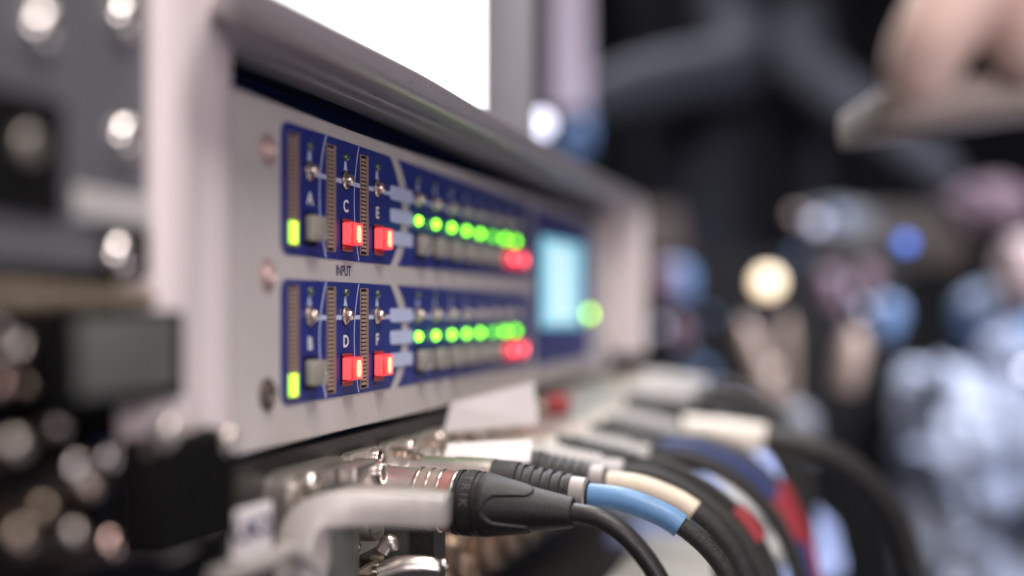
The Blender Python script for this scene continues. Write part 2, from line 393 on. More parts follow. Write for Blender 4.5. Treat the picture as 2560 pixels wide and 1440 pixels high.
lev_me = MB().lathe([(0, 1.25), (0.3, 1.4), (0.9, 1.62), (1.5, 1.55), (2.1, 1.2), (2.45, 0.7), (2.55, 0.01)], n=24, axis=(0, -1, 0.10), cap=False).mesh('toggle_lever', M['brushed'])
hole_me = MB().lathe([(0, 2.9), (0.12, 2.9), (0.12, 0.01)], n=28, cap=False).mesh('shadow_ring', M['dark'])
ledo_me = MB().lathe([(0, 1.25), (0.5, 1.2), (1.0, 0.9), (1.25, 0.4), (1.3, 0.01)], n=20, cap=False).mesh('indicator', M['ledoff'])
led_dim = None
led_me = MB().lathe([(0, 1.55), (0.6, 1.5), (1.2, 1.15), (1.5, 0.5), (1.55, 0.01)], n=20, cap=False).mesh('indicator', M['led'])
led_dim = led_me.copy(); led_dim.materials[0] = M['leddim']
def btn_mesh(m): return MB().box((-3.7, -3.3, -3.5), (3.7, 0.0, 3.5), 0.7, 2).mesh('cap', m)
def lens_mesh(m): return MB().box((-3.35, -3.9, -3.2), (3.35, -3.31, 3.2), 0.28, 2).mesh('lens', m)
def ribbed_btn(m):
    mb = MB(); mb.box((-3.55, -3.2, -3.4), (3.55, 0, 3.4), 0.5, 2)
    return mb.mesh('cap', m)
rib2_me = MB(); [rib2_me.box((-3.72, -2.9, -2.75+0.61*k-0.17), (-3.5, -0.4, -2.75+0.61*k+0.17)) for k in range(10)]; rib2_me = rib2_me.mesh('cap_rib', M['redrib'])
glow_me = MB().prism(rrect(-1.5, -2.5, 1.9, 2.5, 1.4), -3.97, -3.85, 0.03).mesh('glow', M['glow'])
glowf_me = MB().prism(rrect(-1.4, -1.6, 1.4, 1.6, 1.3), -4.1, -3.85, 0.03).mesh('glow', M['glowfar'])
cap_r, cap_c, lens_r, lens_c, lens_f = ribbed_btn(M['red']), btn_mesh(M['clear']), lens_mesh(M['redhot']), lens_mesh(M['clear']), lens_mesh(M['redfar'])
rib_me = MB(); [rib_me.box((-2.9, -4.02, -2.5+0.62*k-0.12), (2.9, -3.85, -2.5+0.62*k+0.12)) for k in range(9)]; rib_me = rib_me.mesh('lens_rib', M['redrib'])
skt_r = MB().box((-3.9, -0.75, -5.0), (3.3, 0, -3.6), 0.2, 1).box((-3.9, -0.75, 3.55), (3.3, 0, 4.3), 0.2, 1).mesh('socket_lip', M['redband'])
skt_d = MB().box((-4.0, -0.5, -4.6), (3.6, 0, 4.3)).mesh('socket_lip', M['dark'])
def toggle(x, z):
    t = thing_part('toggle_switch', hole_me, (x, -0.35, z))
    put('bushing', bush_me, t, (x, -0.4, z)); put('toggle_lever', lev_me, t, (x, -0.7, z))
def thing_part(name, me, loc): return put(name, me, proc, loc)
def button(x, z, state):
    b = put('push_button', skt_d, proc, (x, -0.3, z))
    if state == 'red':
        put('socket_lip', skt_r, b, (x, -0.6, z)); put('cap', cap_r, b, (x, -0.5, z)); put('lens', lens_r, b, (x, -0.5, z)); put('lens_rib', rib_me, b, (x, -0.5, z)); put('cap_rib', rib2_me, b, (x, -0.5, z)); put('glow', glow_me, b, (x, -0.5, z))
    elif state == 'far': put('cap', cap_r, b, (x, -0.5, z)); put('lens', lens_f, b, (x, -0.5, z)); put('glow', glowf_me, b, (x, -0.5, z))
    else: put('cap', cap_c, b, (x, -0.5, z)); put('lens', lens_c, b, (x, -0.5, z))
pr = MB()                                   # printed lines and wedges
def stroke(pts, wd, y=-0.41):
    for a, b in zip(pts[:-1], pts[1:]):
        a, b = Vector((a[0], 0, a[1])), Vector((b[0], 0, b[1])); t = (b-a).normalized(); nn = Vector((-t.z, 0, t.x))*wd/2
        pr.faces([(p.x, y, p.z) for p in (a-nn, b-nn, b+nn, a+nn)], [(0, 1, 2, 3)])
OUTX = [100.5+18.55*k for k in range(8)]
for row, (zt_, letters, zm) in enumerate(TOGS):
    z0, z1 = BLK[row]
    stroke([(IN[0][1]+2, zt_-0.5), (OUTX[-1], zt_-0.5)], 1.25)
    zb_ = zt_-15.6 if row == 0 else zt_-15.3
    for c, (xm, xt) in enumerate(IN):
        meter(xm, zm, c == 0); toggle(xt, zt_)
        put('indicator', ledo_me, proc, (xt, -0.36, zt_+6.7))
        pr.faces([(xt-0.6, -0.412, zt_+5.6), (xt+0.7, -0.412, zt_+5.6), (xt+1.7, -0.412, zt_+1.5), (xt-1.6, -0.412, zt_+1.5)], [(0, 1, 2, 3)])
        button(xt+(0.5 if c else 0.2), zb_, 'clear' if c == 0 else 'red')
        stroke([(xt+4, zb_+1.0), (xt+12, zb_+1.0)], 1.1)
        text_on('letter', letters[c], 4.9, (xt+0.4, -0.43, zt_-7.6), M['white'], proc, sx=1.2, bold=0.12)
    for px_t, px_m in ((812, 795), (894, 882)):
        stroke(arc_pts(X(px_t), X(px_m), z0+0.2, z1-0.2, 20), 0.75 if px_t < 850 else 0.55, -0.416)
    for zz in (zt_, zt_-7.2, zt_-14.4):
        pr.prism(rrect(X(970)+1, zz-2.2, X(970)+22, zz+2.2, 1.2, 3), -0.55, -0.3)
    for k, xo in enumerate(OUTX):
        toggle(xo, zt_); put('indicator', ledo_me, proc, (xo, -0.36, zt_+6.7))
        pr.faces([(xo-0.6, -0.412, zt_+5.6), (xo+0.7, -0.412, zt_+5.6), (xo+1.7, -0.412, zt_+1.5), (xo-1.6, -0.412, zt_+1.5)], [(0, 1, 2, 3)])
        put('indicator', led_dim if k == 5 else led_me, proc, (xo, -0.4, zt_-7.3)); button(xo+1.5, zb_, 'far' if k >= 6 else 'clear')
pr.build('printed_lines', M['print_'], proc, smooth=False)
text_on('lettering', 'INPUT', 4.2, (X(858), -0.12, 11.6), M['ink'], proc, sx=0.95, bold=0.07)
put('power_light', MB().lathe([(0, 2.6), (0.8, 2.4), (1.6, 1.5), (1.9, 0.01)], n=20, cap=False).mesh('power_light', M['ledp']), proc, (X(1470), -0.4, -1.6))

# ------------------------------------------------------------------ the black connector panel below
patch = thing('patch_bay', (190, 0, -120), 'black textured connector panel with rows of metal sockets under the grey processor', 'connector panel')
MB().box((-34, 1.5, -122), (459, 4.5, -36.6), 0.4, 1).build('panel_plate', M['black'], patch)
SX = [49+31.2*k for k in range(13)]
def socket_mesh():
    mb = MB(); mb.prism(rrect(-13, -15.5, 13, 15.5, 3.5), -1.6, 1.4, 0.4)
    mb.lathe([(1.5, 11.9), (5.5, 11.7), (6.2, 11.1), (6.2, 9.6), (2.0, 9.4), (2.0, 0.01)], n=32, cap=False); return mb.mesh('socket', M['castz'])
sk_me = socket_mesh(); sk_br = sk_me.copy(); sk_br.materials[0] = M['brass']
dome = MB().lathe([(0, 2.7), (0.7, 2.7), (1.5, 2.2), (2.0, 1.3), (1.8, 0.8), (1.0, 0.6), (0.9, 0.01)], n=20, cap=False).mesh('screw', M['chrome'])
tab_me = MB().box((-5.5, -5.5, 8.0), (3.0, -1.5, 12.6), 0.9, 2).box((-4.0, -9.5, 9.2), (1.5, -5.3, 11.2), 0.7, 2).mesh('latch', M['brass'])
for k, x in enumerate(SX):
    for z in (-57.0, -92.0):
        s_ = put('socket', sk_me if z > -60 else sk_br, patch, (x, 0, z))
        put('screw', dome, s_, (x+9.5, -1.6, z+12)); put('screw', dome, s_, (x-9.5, -1.6, z-12)); put('latch', tab_me, s_, (x, 0, z))

# ------------------------------------------------------------------ the XLR plugs
def hero_boot():
    import numpy as np
    n, m_ = 230, 90; mb = MB(); rings = []
    S0, LEN = 41.4, 13.6
    def base(s): return 9.25 if s < 41 else 9.25-(s-41)/25*4.1
    edge = []                                # petal outline in (s, arc) from the petal's middle line
    for i in range(121):
        t = i/120
        v = 27*math.sqrt(min(1, t/0.22))+14*max(0, t-0.22)/0.78
        h = 60-v
        if t > 0.84: h *= math.sqrt(max(0, 1-((t-0.84)/0.16)**2))
        edge.append((S0+LEN*t, math.radians(h)*base(S0+LEN*t), h))
    E = np.array([(a, b) for a, b, _ in edge]); HT = [h for _, _, h in edge]
    for i in range(m_+1):
        s = 40+26.2*i/m_; b0 = base(s); row = []
        for k in range(n):
            ph = 360*k/n
            dph = min(abs((ph-a+180) % 360-180) for a in (60, 180, 300))
            t = (s-S0)/LEN
            inside = t <= 0 or (t < 1 and dph < lerp_list(HT, t))
            dist = float(np.sqrt(((E-np.array((s, math.radians(dph)*b0)))**2).sum(1)).min())
            dist = dist if inside else -dist
            r = b0-0.75+0.75*smooth(-0.20, 0.20, dist)
            if i == m_: r -= 0.5
            a = math.radians(ph)
            row.append(mb.bm.verts.new((-math.cos(a)*r, -s, math.sin(a)*r)))
        rings.append(row)
    for i in range(m_):
        for k in range(n): mb.bm.faces.new((rings[i][k], rings[i][(k+1) % n], rings[i+1][(k+1) % n], rings[i+1][k]))
    inner = [mb.bm.verts.new((-math.cos(2*math.pi*k/n)*3.2, -66.0, math.sin(2*math.pi*k/n)*3.2)) for k in range(n)]
    deep = [mb.bm.verts.new((-math.cos(2*math.pi*k/n)*3.1, -63.0, math.sin(2*math.pi*k/n)*3.1)) for k in range(n)]
    for A, B in ((rings[-1], inner), (inner, deep)):
        for k in range(n): mb.bm.faces.new((A[k], A[(k+1) % n], B[(k+1) % n], B[k]))
    return mb
PG = 'plugs in the upper socket row'
P0 = Vector((45.5, 0, -53.8))
hero = thing('cable_plug', (0, 0, 0), 'sharply focused black rubber plug with red and silver rings and a bare dark grey cable', 'cable plug', PG)
hero.location = P0*S; hero.rotation_euler = (math.radians(3.0), 0, 0)
ORG[hero.name] = Vector((0, 0, 0))
MB().lathe([(-3, 8.6), (19.5, 8.8), (19.8, 9.15)], n=64).build('shell', M['nickel'], hero)
rg = MB(); rd = MB()
for s0 in (19.8, 23.2, 26.6, 30.9): rg.lathe([(s0, 8.8), (s0+0.2, 9.25), (s0+0.6, 9.35), (s0+1.0, 9.25), (s0+1.2, 8.8)], n=64)
gb = MB()
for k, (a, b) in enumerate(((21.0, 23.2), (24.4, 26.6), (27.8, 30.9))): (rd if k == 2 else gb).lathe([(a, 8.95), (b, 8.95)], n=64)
gb.build('groove', M['groove'], hero)
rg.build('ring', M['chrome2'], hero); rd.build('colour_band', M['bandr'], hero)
MB().lathe([(32.05, 8.9), (32.3, 9.5), (33.4, 9.55), (33.5, 9.0), (34.2, 9.0), (34.3, 9.5), (37.8, 9.5), (37.9, 8.95), (38.7, 8.95), (38.8, 9.4), (39.4, 9.4), (39.5, 9.1), (39.7, 9.1), (39.8, 9.25), (40.3, 9.25)], n=96).build('collar', M['rubber'], hero, ang=25)
hero_boot().build('boot', M['rubber'], hero, ang=50)
lt = MB()                                   # raised lettering round the collar
for i, ch in enumerate('NEUTRIK'):
    vs, fs = text_geo(ch, 3.5, 0.03)
    if ch == 'I': wd = 0
    ang0 = 112-103*([0, 1, 2, 3, 4, 4.75, 5.5][i])/5.5
    P = []
    for v in vs:
        a = math.radians(ang0)-v.x*1.05/9.5
        P.append((-math.cos(a)*9.66, -(36.05+v.y), math.sin(a)*9.66))
    n0 = len(P)
    lt.faces(P, fs)
    P2 = [Vector((p[0]*0.975, p[1], p[2]*0.975)) for p in P]
    ed = {}
    for f in fs:
        for a, b in zip(f, f[1:]+f[:1]): ed[(a, b)] = 1
    lt.faces([Vector(p) for p in P]+P2, [(b, a, a+n0, b+n0) for (a, b) in ed if (b, a) not in ed])
lt.build('lettering', M['emboss'], hero, smooth=False)
def cable_part(parent, pts, r, m, name='cable', n=16, sub=7): return MB().tube(pts, r, n, sub).build(name, m, parent)
cable_part(hero, [(0, -60, 0), (0, -66, 0), (0, -74, -1.0), (0.3, -82, -5.5), (0.8, -90.5, -15), (1.2, -97, -28), (1.2, -101, -46), (0, -103, -70)], 2.85, M['rubberg'], n=28, sub=10)

def plug_meshes(m_boot, ribs):
    sh = MB().lathe([(-3, 8.8), (20, 9.0), (20.3, 9.4), (33, 9.4), (33.4, 9.0)], n=32).mesh('shell', M['nickel'])
    pr_ = [(33.4, 9.2), (41, 9.0)]
    for k in range(ribs):
        s = 41.5+k*3.0; r = 8.4-k*0.42; pr_ += [(s, r), (s+1.6, r-0.1), (s+1.7, r-1.1), (s+2.8, r-1.2)]
    pr_ += [(pr_[-1][0]+0.5, 5.2), (63.5, 4.8), (63.8, 4.2)]
    return sh, MB().lathe(pr_, n=32).mesh('boot', m_boot)
sh_me, bo_k = plug_meshes(M['rubber'], 6)
_, bo_g = plug_meshes(M['greyb'], 5)
chuck = MB().lathe([(57, 5.7), (62.5, 5.4), (63, 4.9)], n=28).mesh('end_ring', M['ringg'])
proto = None
def plug(k, z, boot, label, pitch=2.0, yaw=0.0):
    global proto
    if proto is None:
        r = thing('cable_plug', (0, 0, 0), label, 'cable plug', PG)
        put('shell', sh_me, r, (0, 0, 0)); put('boot', boot, r, (0, 0, 0)); put('end_ring', chuck, r, (0, 0, 0)); proto = r
    else:
        r = proto.copy(); col.objects.link(r); r['label'] = label
        for ch in proto.children:
            if ch.name.split('.')[0] not in ('shell', 'boot', 'end_ring'): continue
            c = ch.copy(); col.objects.link(c); c.parent = r
            if c.name.startswith('boot'): c.data = boot
            if c.name.startswith('end_ring') and k > 2: bpy.data.objects.remove(c)
    ORG[r.name] = Vector((0, 0, 0))
    r.location = Vector((SX[k], 0, z))*S; r.rotation_euler = (math.radians(pitch), 0, math.radians(yaw)); return r
drop = [(0, -60, 0), (0, -74, -0.5), (0, -86, -4), (0, -98, -11), (0, -107, -21), (0, -113, -36), (0, -117, -60), (0, -118, -95)]
def sub(pts, a, b): return pts[a:b]
p = plug(1, -55.0, bo_k, 'black ribbed plug with a bright blue sleeve on its cable')
cable_part(p, drop, 2.9, M['braid']); cable_part(p, drop[:3]+[(0, -92.5, -7.4)], 3.75, M['bluesl'], 'sleeve', 24)
p = plug(2, -55.0, bo_k, 'black ribbed plug with a cream sleeve on its cable, next to the blue sleeve')
cable_part(p, drop, 3.4, M['braid']); cable_part(p, drop[:3]+[(0, -93, -7.7)], 3.7, M['cream'], 'sleeve', 24)
d2 = [(0, -60, 0), (0, -76, -1), (0, -92, -8), (0, -106, -20), (0, -117, -40), (0, -123, -66), (0, -124, -100)]
p = plug(3, -56.0, bo_g, 'grey plug with a plain black cable just behind the cream sleeve'); cable_part(p, d2, 3.6, M['braid'])
p = plug(4, -56.0, bo_k, 'blurred black plug whose cable carries a dull red sleeve low in the bundle'); cable_part(p, d2, 2.8, M['braid']); cable_part(p, [(0, -101, -15), (0, -106, -20), (0, -110, -26)], 3.6, M['redsl'], 'sleeve')
d3 = [(0, -60, 0), (0, -80, 0), (0, -100, -8), (0, -116, -24), (0, -126, -48), (0, -130, -80), (0, -130, -120)]
p = plug(5, -57.0, bo_g, 'blurred grey plug with a thick black cable in the middle of the row'); cable_part(p, d3, 3.2, M['braid'])
p = plug(6, -56.0, bo_k, 'blurred plug whose cable has a navy sleeve followed by a red band'); cable_part(p, d3, 3.2, M['navysl']); cable_part(p, [(0, -112, -19), (0, -118, -29), (0, -121, -36)], 5.2, M['redsl'], 'sleeve')
p = plug(7, -56.0, bo_k, 'blurred plug with a long red cable hanging outermost on the right'); cable_part(p, d3[:4], 3.4, M['rubberg']); cable_part(p, [(0, -112, -18)]+d3[3:], 4.2, M['redsl'], 'sleeve')
p = plug(8, -55.0, bo_g, 'blurred plug with a thick straight cream sleeve and a heavy black cable arching right')
cable_part(p, [(0, -66, 0.5), (0, -82, 0), (0, -104, -1.5)], 7.0, M['creamw'], 'sleeve', 24)
cable_part(p, [(0, -100, -1), (0, -122, -3), (3, -138, -9), (8, -156, -23), (12, -169, -44), (14, -178, -80)], 6.0, M['rubberg'], n=20)
p = plug(9, -52.0, bo_k, 'blurred black plug between the heavy cream sleeve and the pale grey plug', pitch=-1); cable_part(p, drop, 3.4, M['braid'])
p = plug(10, -48.0, bo_g, 'blurred pale grey plug near the far end of the row', pitch=-3); cable_part(p, drop, 3.0, M['rubberg'])
p = plug(12, -46.0, bo_g, 'last and farthest pale plug in the row by the rack corner', pitch=-3); cable_part(p, drop, 3.6, M['rubberg'])
# white cable tag and a bright cream strip
c0 = [atd(1128, 1008, 455), atd(1335, 955, 478), atd(1345, 1062, 478), atd(1108, 1082, 455)]
off = FWD*1.2
tg = MB().faces(c0+[q+off for q in c0], [(0, 1, 2, 3), (7, 6, 5, 4), (0, 4, 5, 1), (1, 5, 6, 2), (2, 6, 7, 3), (3, 7, 4, 0)]).build('cable_tag', M['paper'], None, org=c0[3])
tag(tg, 'blank white cable tag standing above the plugs under the grey panel', 'cable tag')
c1 = [atd(1120, 1108, 420), atd(1330, 1098, 432), atd(1325, 1150, 420), atd(1105, 1158, 408)]  # flat bright cream strip across the shells
tg = MB().faces(c1+[q-UP*1.0 for q in c1], [(0, 1, 2, 3), (7, 6, 5, 4), (0, 4, 5, 1), (1, 5, 6, 2), (2, 6, 7, 3), (3, 7, 4, 0)]).build('cable_tag', M['paper'], None, org=c1[3])
tag(tg, 'bright cream strip lying over the silver shells behind the sharp plug', 'cable tag')
rk = MB().lathe([(0, 5), (6, 5.2), (9, 4.2), (10, 0.01)], org=atd(1372, 1012, 560), n=24).build('red_cap', M['redsl'], None, org=atd(1372, 1012, 560))
def loose(pts, r, m, label):
    P = [atd(*q) for q in pts]
    o = MB().tube(P, r, 14, 8).build('loose_cable', m, None, org=P[-1]); return tag(o, label, 'cable', 'loose cables in the bundle')
loose([(1560, 1165, 520), (1660, 1150, 540), (1760, 1205, 560), (1850, 1330, 570), (1880, 1470, 570)], 2.0, M['rubber'], 'thin black loose cable looping over the dull red sleeve')
loose([(1500, 1120, 560), (1640, 1090, 600), (1790, 1130, 620), (1880, 1250, 640), (2000, 1450, 640)], 2.4, M['rubber'], 'thin black loose cable bending out below the heavy cream sleeve')
loose([(1640, 1205, 470), (1720, 1260, 480), (1780, 1350, 480), (1800, 1470, 480)], 2.2, M['braid'], 'braided black loose cable dropping beside the end of the cream sleeve')
tag(rk, 'round red cap among the plugs below the red buttons', 'cap')

# ------------------------------------------------------------------ multi-pin connector with its lever
mc = thing('latched_connector', (10, -4, -95), 'cast metal multi-pin connector with a long pale grey locking lever', 'connector')
MB().prism(rrect(-13.5, -112, 32.5, -41.0, 6.5, 8), -7.0, 1.4, 1.8).build('flange', M['castz'], mc)
MB().prism(rrect(-7, -108, 26, -47, 3, 5), -7.6, -6.0, 0.3).build('insert', M['slate2'], mc)
MB().box((14, -13, -52), (31.0, -6.8, -42.0), 1.5, 2).build('corner_boss', M['castz'], mc)
js = MB(); jo = Vector((31, -6, -46.0))
js.lathe([(0, 3.3), (7.6, 3.3), (8.4, 3.0), (8.4, 2.2)], org=jo, n=32, cap=False).lathe([(8.4, 2.2), (4.0, 2.0), (4.0, 0.01)], org=jo, n=6, cap=False)
js.build('jack_screw', M['chrome2'], mc)
MB().sphere(atb(775, 1205, 133), 2.6).build('rivet', M['chrome2'], mc)
def arm(pts, ws, hs, nseg=10):              # rounded bar of changing width (x) and height
    P = spline(pts, nseg); mb = MB(); rings = []
    for i, q in enumerate(P):
        t = (P[min(i+1, len(P)-1)]-P[max(i-1, 0)]).normalized()
        sd = Vector((1, 0, 0)); sd = (sd-t*sd.dot(t)).normalized(); upv = sd.cross(t)
        f = i/(len(P)-1); wd = lerp_list(ws, f)/2; hg = lerp_list(hs, f)/2; ring = []
        for k in range(24):
            a = 2*math.pi*k/24; ca, sa = math.cos(a), math.sin(a)
            ring.append(mb.bm.verts.new(q+sd*wd*math.copysign(abs(ca)**0.22, ca)+upv*hg*math.copysign(abs(sa)**0.22, sa)))
        rings.append(ring)
    for i in range(len(rings)-1):
        for k in range(24): mb.bm.faces.new((rings[i][k], rings[i][(k+1) % 24], rings[i+1][(k+1) % 24], rings[i+1][k]))
    mb.bm.faces.new(rings[0][::-1]); mb.bm.faces.new(rings[-1]); return mb
lv = arm([(2, -42.5, -50.8), (1, -36, -50.4), (-2, -27, -49.8), (-7, -17.5, -50), (-12, -11.5, -53.5), (-15, -10.0, -62), (-16, -10.0, -75), (-16, -10.5, -100)], [11, 13, 13.5, 14, 14, 14, 13, 13], [8, 8.6, 8.8, 9.4, 10, 10, 9, 9])
lv = lv.build('lever', M['lever'], mc, ang=60)
a0 = [Vector((-15, -13, -64)), atb(725, 1375, 127), atb(660, 1405, 126), atb(540, 1442, 125)]
arm2 = MB().tube(a0, [2.6, 2.0, 1.9, 1.9], 18, 8).build('lever_rib', M['lever'], lv)
# label card and small catch beside it
q = [atb(597, 1278, 133), atb(680, 1252, 133), atb(680, 1400, 133), atb(590, 1400, 133)]
card = MB().faces(q+[v+Vector((0, 1.5, 0)) for v in q], [(0, 1, 2, 3), (7, 6, 5, 4), (0, 4, 5, 1), (1, 5, 6, 2), (2, 6, 7, 3), (3, 7, 4, 0)]).build('label_card', M['paper'], None, org=q[3])
tag(card, 'small white label card lettered UK2 left of the grey lever', 'label')
rt = (q[1]-q[0]).normalized()
vs, fs = text_geo('UK2', 6.0, 0.16); oc = atb(634, 1324, 132.7)
MB().faces([oc+Vector((1, 0, 0))*v.x*1.75+UP*v.y for v in vs], fs).build('lettering', M['ink'], card, smooth=False)
hb = thing('connector_housing', atd(1035, 1500, 375), 'black and grey plastic housing standing upright behind the lever', 'housing')
f0, f1 = atd(985, 1300, 372), atd(1032, 1300, 368)
def slab(p0, p1, zlo, zhi, dep, m, name, parent):
    n_ = Vector((p1.y-p0.y, -(p1.x-p0.x), 0)).normalized()
    if n_.dot(FWD) < 0: n_ = -n_
    pts = [Vector((p.x, p.y, z)) for z in (zlo, zhi) for p in (p0, p1, p1+n_*dep, p0+n_*dep)]
    return MB().faces(pts, [(0, 1, 5, 4), (1, 2, 6, 5), (2, 3, 7, 6), (3, 0, 4, 7), (4, 5, 6, 7), (3, 2, 1, 0)]).build(name, m, parent)
slab(atd(960, 1300, 374), atd(1028, 1300, 371), -92, -58, 6, M['slate2'], 'grey_side', hb)
slab(atd(1028.5, 1300, 368), atd(1084, 1300, 366), -92, -56, 10, M['black'], 'black_side', hb)
lc = thing('metal_catch', atd(1030, 1460, 352), 'shiny metal catch with a ball end at the bottom edge under the lever', 'catch')
MB().tube([atd(950, 1440, 350), atd(1010, 1420, 350), atd(1070, 1418, 350), atd(1100, 1425, 350)], [3.4, 3.4, 3.0, 2.4], 18).build('catch_bar', M['chrome2'], lc)
MB().sphere(atd(1108, 1411, 348), 1.5).build('ball_end', M['chrome2'], lc)
MB().tube([atd(955, 1380, 362), atd(975, 1352, 362), atd(985, 1375, 362)], [2.0, 2.2, 1.8], 12).build('catch_hook', M['nickel'], lc)

# ------------------------------------------------------------------ left bay
lb = thing('left_module', (-115, -12, -40), 'dark slate rack module with dome screws and a square black opening at the left edge', 'rack module')
yb = -1.0
def onl(px, py, b=140): return atb(px, py, b)
l0, l1 = onl(-40, 0).x, onl(388, 0).x
MB().box((l0-40, yb, 8), (l1, yb+4, 140), 0.5, 1).build('face_plate', M['slate'], lb)
MB().box((onl(180, 0).x, yb-1.2, onl(190, 505).z-3.2), (l1+0.5, yb-0.02, onl(190, 505).z+3.0), 0.5, 1).build('label_strip', M['greyb'], lb)
zz = [onl(80, 545).z, onl(80, 240).z]
op = MB().box((l0-20, yb-0.8, zz[0]), (onl(152, 0).x, yb-0.01, zz[1]), 0.3, 1).build('opening', M['dark'], lb)
cj = onl(75, 365, 138)
MB().lathe([(0, 3.0), (1.6, 3.0), (2.1, 2.5), (2.1, 1.9), (0.6, 1.7), (0.6, 0.01)], org=(cj.x, yb-0.8, cj.z), n=28, cap=False).build('jack', M['castz'], op)
MB().box((onl(250, 0).x, yb-0.6, onl(300, 665).z-2), (l1+0.4, yb-0.02, onl(300, 560).z-1.5), 0.3, 1).build('black_strip', M['dark'], lb)
big = MB().lathe([(0, 4.2), (0.8, 4.2), (1.8, 3.8), (2.8, 2.9), (3.5, 1.7), (3.8, 0.01)], n=28, cap=False).mesh('dome_screw', M['bright'])
for px_, py_ in ((95, 70), (300, 45), (303, 345), (290, 640)):
    q_ = onl(px_, py_); put('dome_screw', big, lb, (q_.x, yb, q_.z))
lm = thing('lower_left_module', (-115, -12, -60), 'dark module with a green-grey plate, beige strips and bunched metal connectors at lower left', 'rack module')
MB().box((l0-60, yb+26, -60), (onl(475, 0).x, yb+30, 6.5), 0.5, 1).build('face_plate', M['dark'], lm)
xa, xb, xc = atb(200, 0, 132).x, atb(438, 0, 132).x, atb(474, 0, 132).x
za, zc = atb(330, 1000, 132).z, atb(330, 785, 132).z
MB().box((xa-1, -8.0, za-1), (xc, yb+0.9, zc+0.6), 0.8, 2).build('module_body', M['dark'], lm)
MB().box((xa, -9.2, za+1.5), (xb, -8.01, zc-0.6), 0.5, 2).build('cover_plate', M['slate2'], lm)
MB().box((l0-50, yb-2, onl(300, 765).z), (onl(465, 0).x, yb+0.9, onl(300, 722).z), 0.8, 2).build('trim_strip', M['beige'], lm)
MB().box((onl(190, 0).x, yb-1.6, onl(300, 1005).z), (onl(395, 0).x, yb+0.9, onl(300, 968).z), 0.8, 2).build('trim_strip', M['beige'], lm)
def stud(px, py, b, r, m, ln=8, name='stud', ax=(0, -1, 0.15)):
    b += 27; c = atb(px, py, b); a = Vector(ax).normalized()
    return MB().lathe([(-ln*2.2, r*0.9), (-1.5, r), (-0.2, r), (0.6, r*0.8), (1.2, r*0.4), (1.3, 0.01)], org=c, axis=ax, n=24).build(name, m, lm)
for px_, py_, b_, r_, m_, ax in ((65, 865, 118, 2.6, 'bright', (0, -1, 0.3)), (-5, 820, 118, 1.6, 'bright', (0, -1, 0.3)), (0, 960, 118, 1.8, 'copper', (0, -1, 0.2)), (68, 960, 119, 1.8, 'brass', (0, -1, 0.2)),
        (170, 830, 120, 2.0, 'brass', (0, -1, 0.2)), (205, 1160, 112, 3.0, 'bright', (0, -1, 0.45)), (280, 1135, 113, 2.8, 'bright', (0, -1, 0.45)), (330, 1175, 114, 2.2, 'copper', (0, -1, 0.3)),
        (110, 1270, 112, 1.8, 'brass', (0, -1, 0.2)), (285, 1355, 112, 2.8, 'copper', (0, -1, 0.3)), (360, 1330, 113, 2.6, 'copper', (0, -1, 0.3)), (45, 1110, 114, 2.4, 'nickel', (0, -1, 0.3)), (60, 1340, 113, 2.6, 'brass', (0, -1, 0.1)), (230, 1215, 113, 2.2, 'brass', (0, -1, 0.3)), (150, 1060, 116, 2.0, 'nickel', (0, -1, 0.4)), (190, 1330, 113, 2.2, 'nickel', (0, -1, 0.35)), (20, 880, 119, 1.8, 'nickel', (0, -1, 0.3)), (110, 790, 120, 1.7, 'brass', (0, -1, 0.3))):
    stud(px_, py_, b_, r_, M[m_], ax=ax)
MB().tube([atb(95, 860, 146), atb(125, 930, 145), atb(150, 1005, 145)], 2.0, 16).build('lead', M['copper'], lm)
MB().box((l0-60, yb+14, -62), (onl(395, 0).x, yb+25.5, onl(200, 1060).z), 3, 3).build('connector_block', M['dark'], lm)
rb = thing('ribbed_block', atb(490, 1370, 132), 'black ribbed plastic block with two screw heads on top, at lower left', 'connector block')
x0, x1 = atb(405, 0, 131).x, atb(588, 0, 131).x
zt2, zb2 = atb(500, 1085, 131).z, atb(500, 1375, 131).z
MB().box((x0, -10, zb2), (x1, 1.0, zt2), 1.5, 2).build('body', M['dark'], rb)
r_me = MB().box((-1.0, -1.2, zb2+1), (1.0, 0.6, zt2-1.5), 0.4, 1).mesh('rib', M['dark'])
for k in range(5): put('rib', r_me, rb, (x0+3+(x1-x0-6)*k/4, -10, 0))
for px_, py_ in ((420, 1072), (568, 1092)):
    c = atb(px_, py_, 131); MB().lathe([(-6, 2.4), (0, 2.4), (1.4, 1.9), (2.2, 0.9), (2.4, 0.01)], org=c, axis=(0, -0.6, 0.8), n=24).build('screw_head', M['nickel'], rb)
MB().lathe([(-5, 5), (0, 5), (1.0, 4.4)], org=atb(500, 1085, 137), axis=(0, -0.3, 0.95), n=28).build('knob', M['black'], rb)

# ------------------------------------------------------------------ shelf and cloths under the cables
sh = thing('lower_shelf', (250, -60, -118), 'pale grey shelf edge low behind the hanging cables', 'shelf')
MB().box((60, -112, -122), (520, -44, -112), 1.5, 2).build('shelf_board', M['shelf'], sh)
MB().box((60, -43.5, -128), (520, -2, -118), 1.0, 1).build('shelf_channel', M['black'], sh)

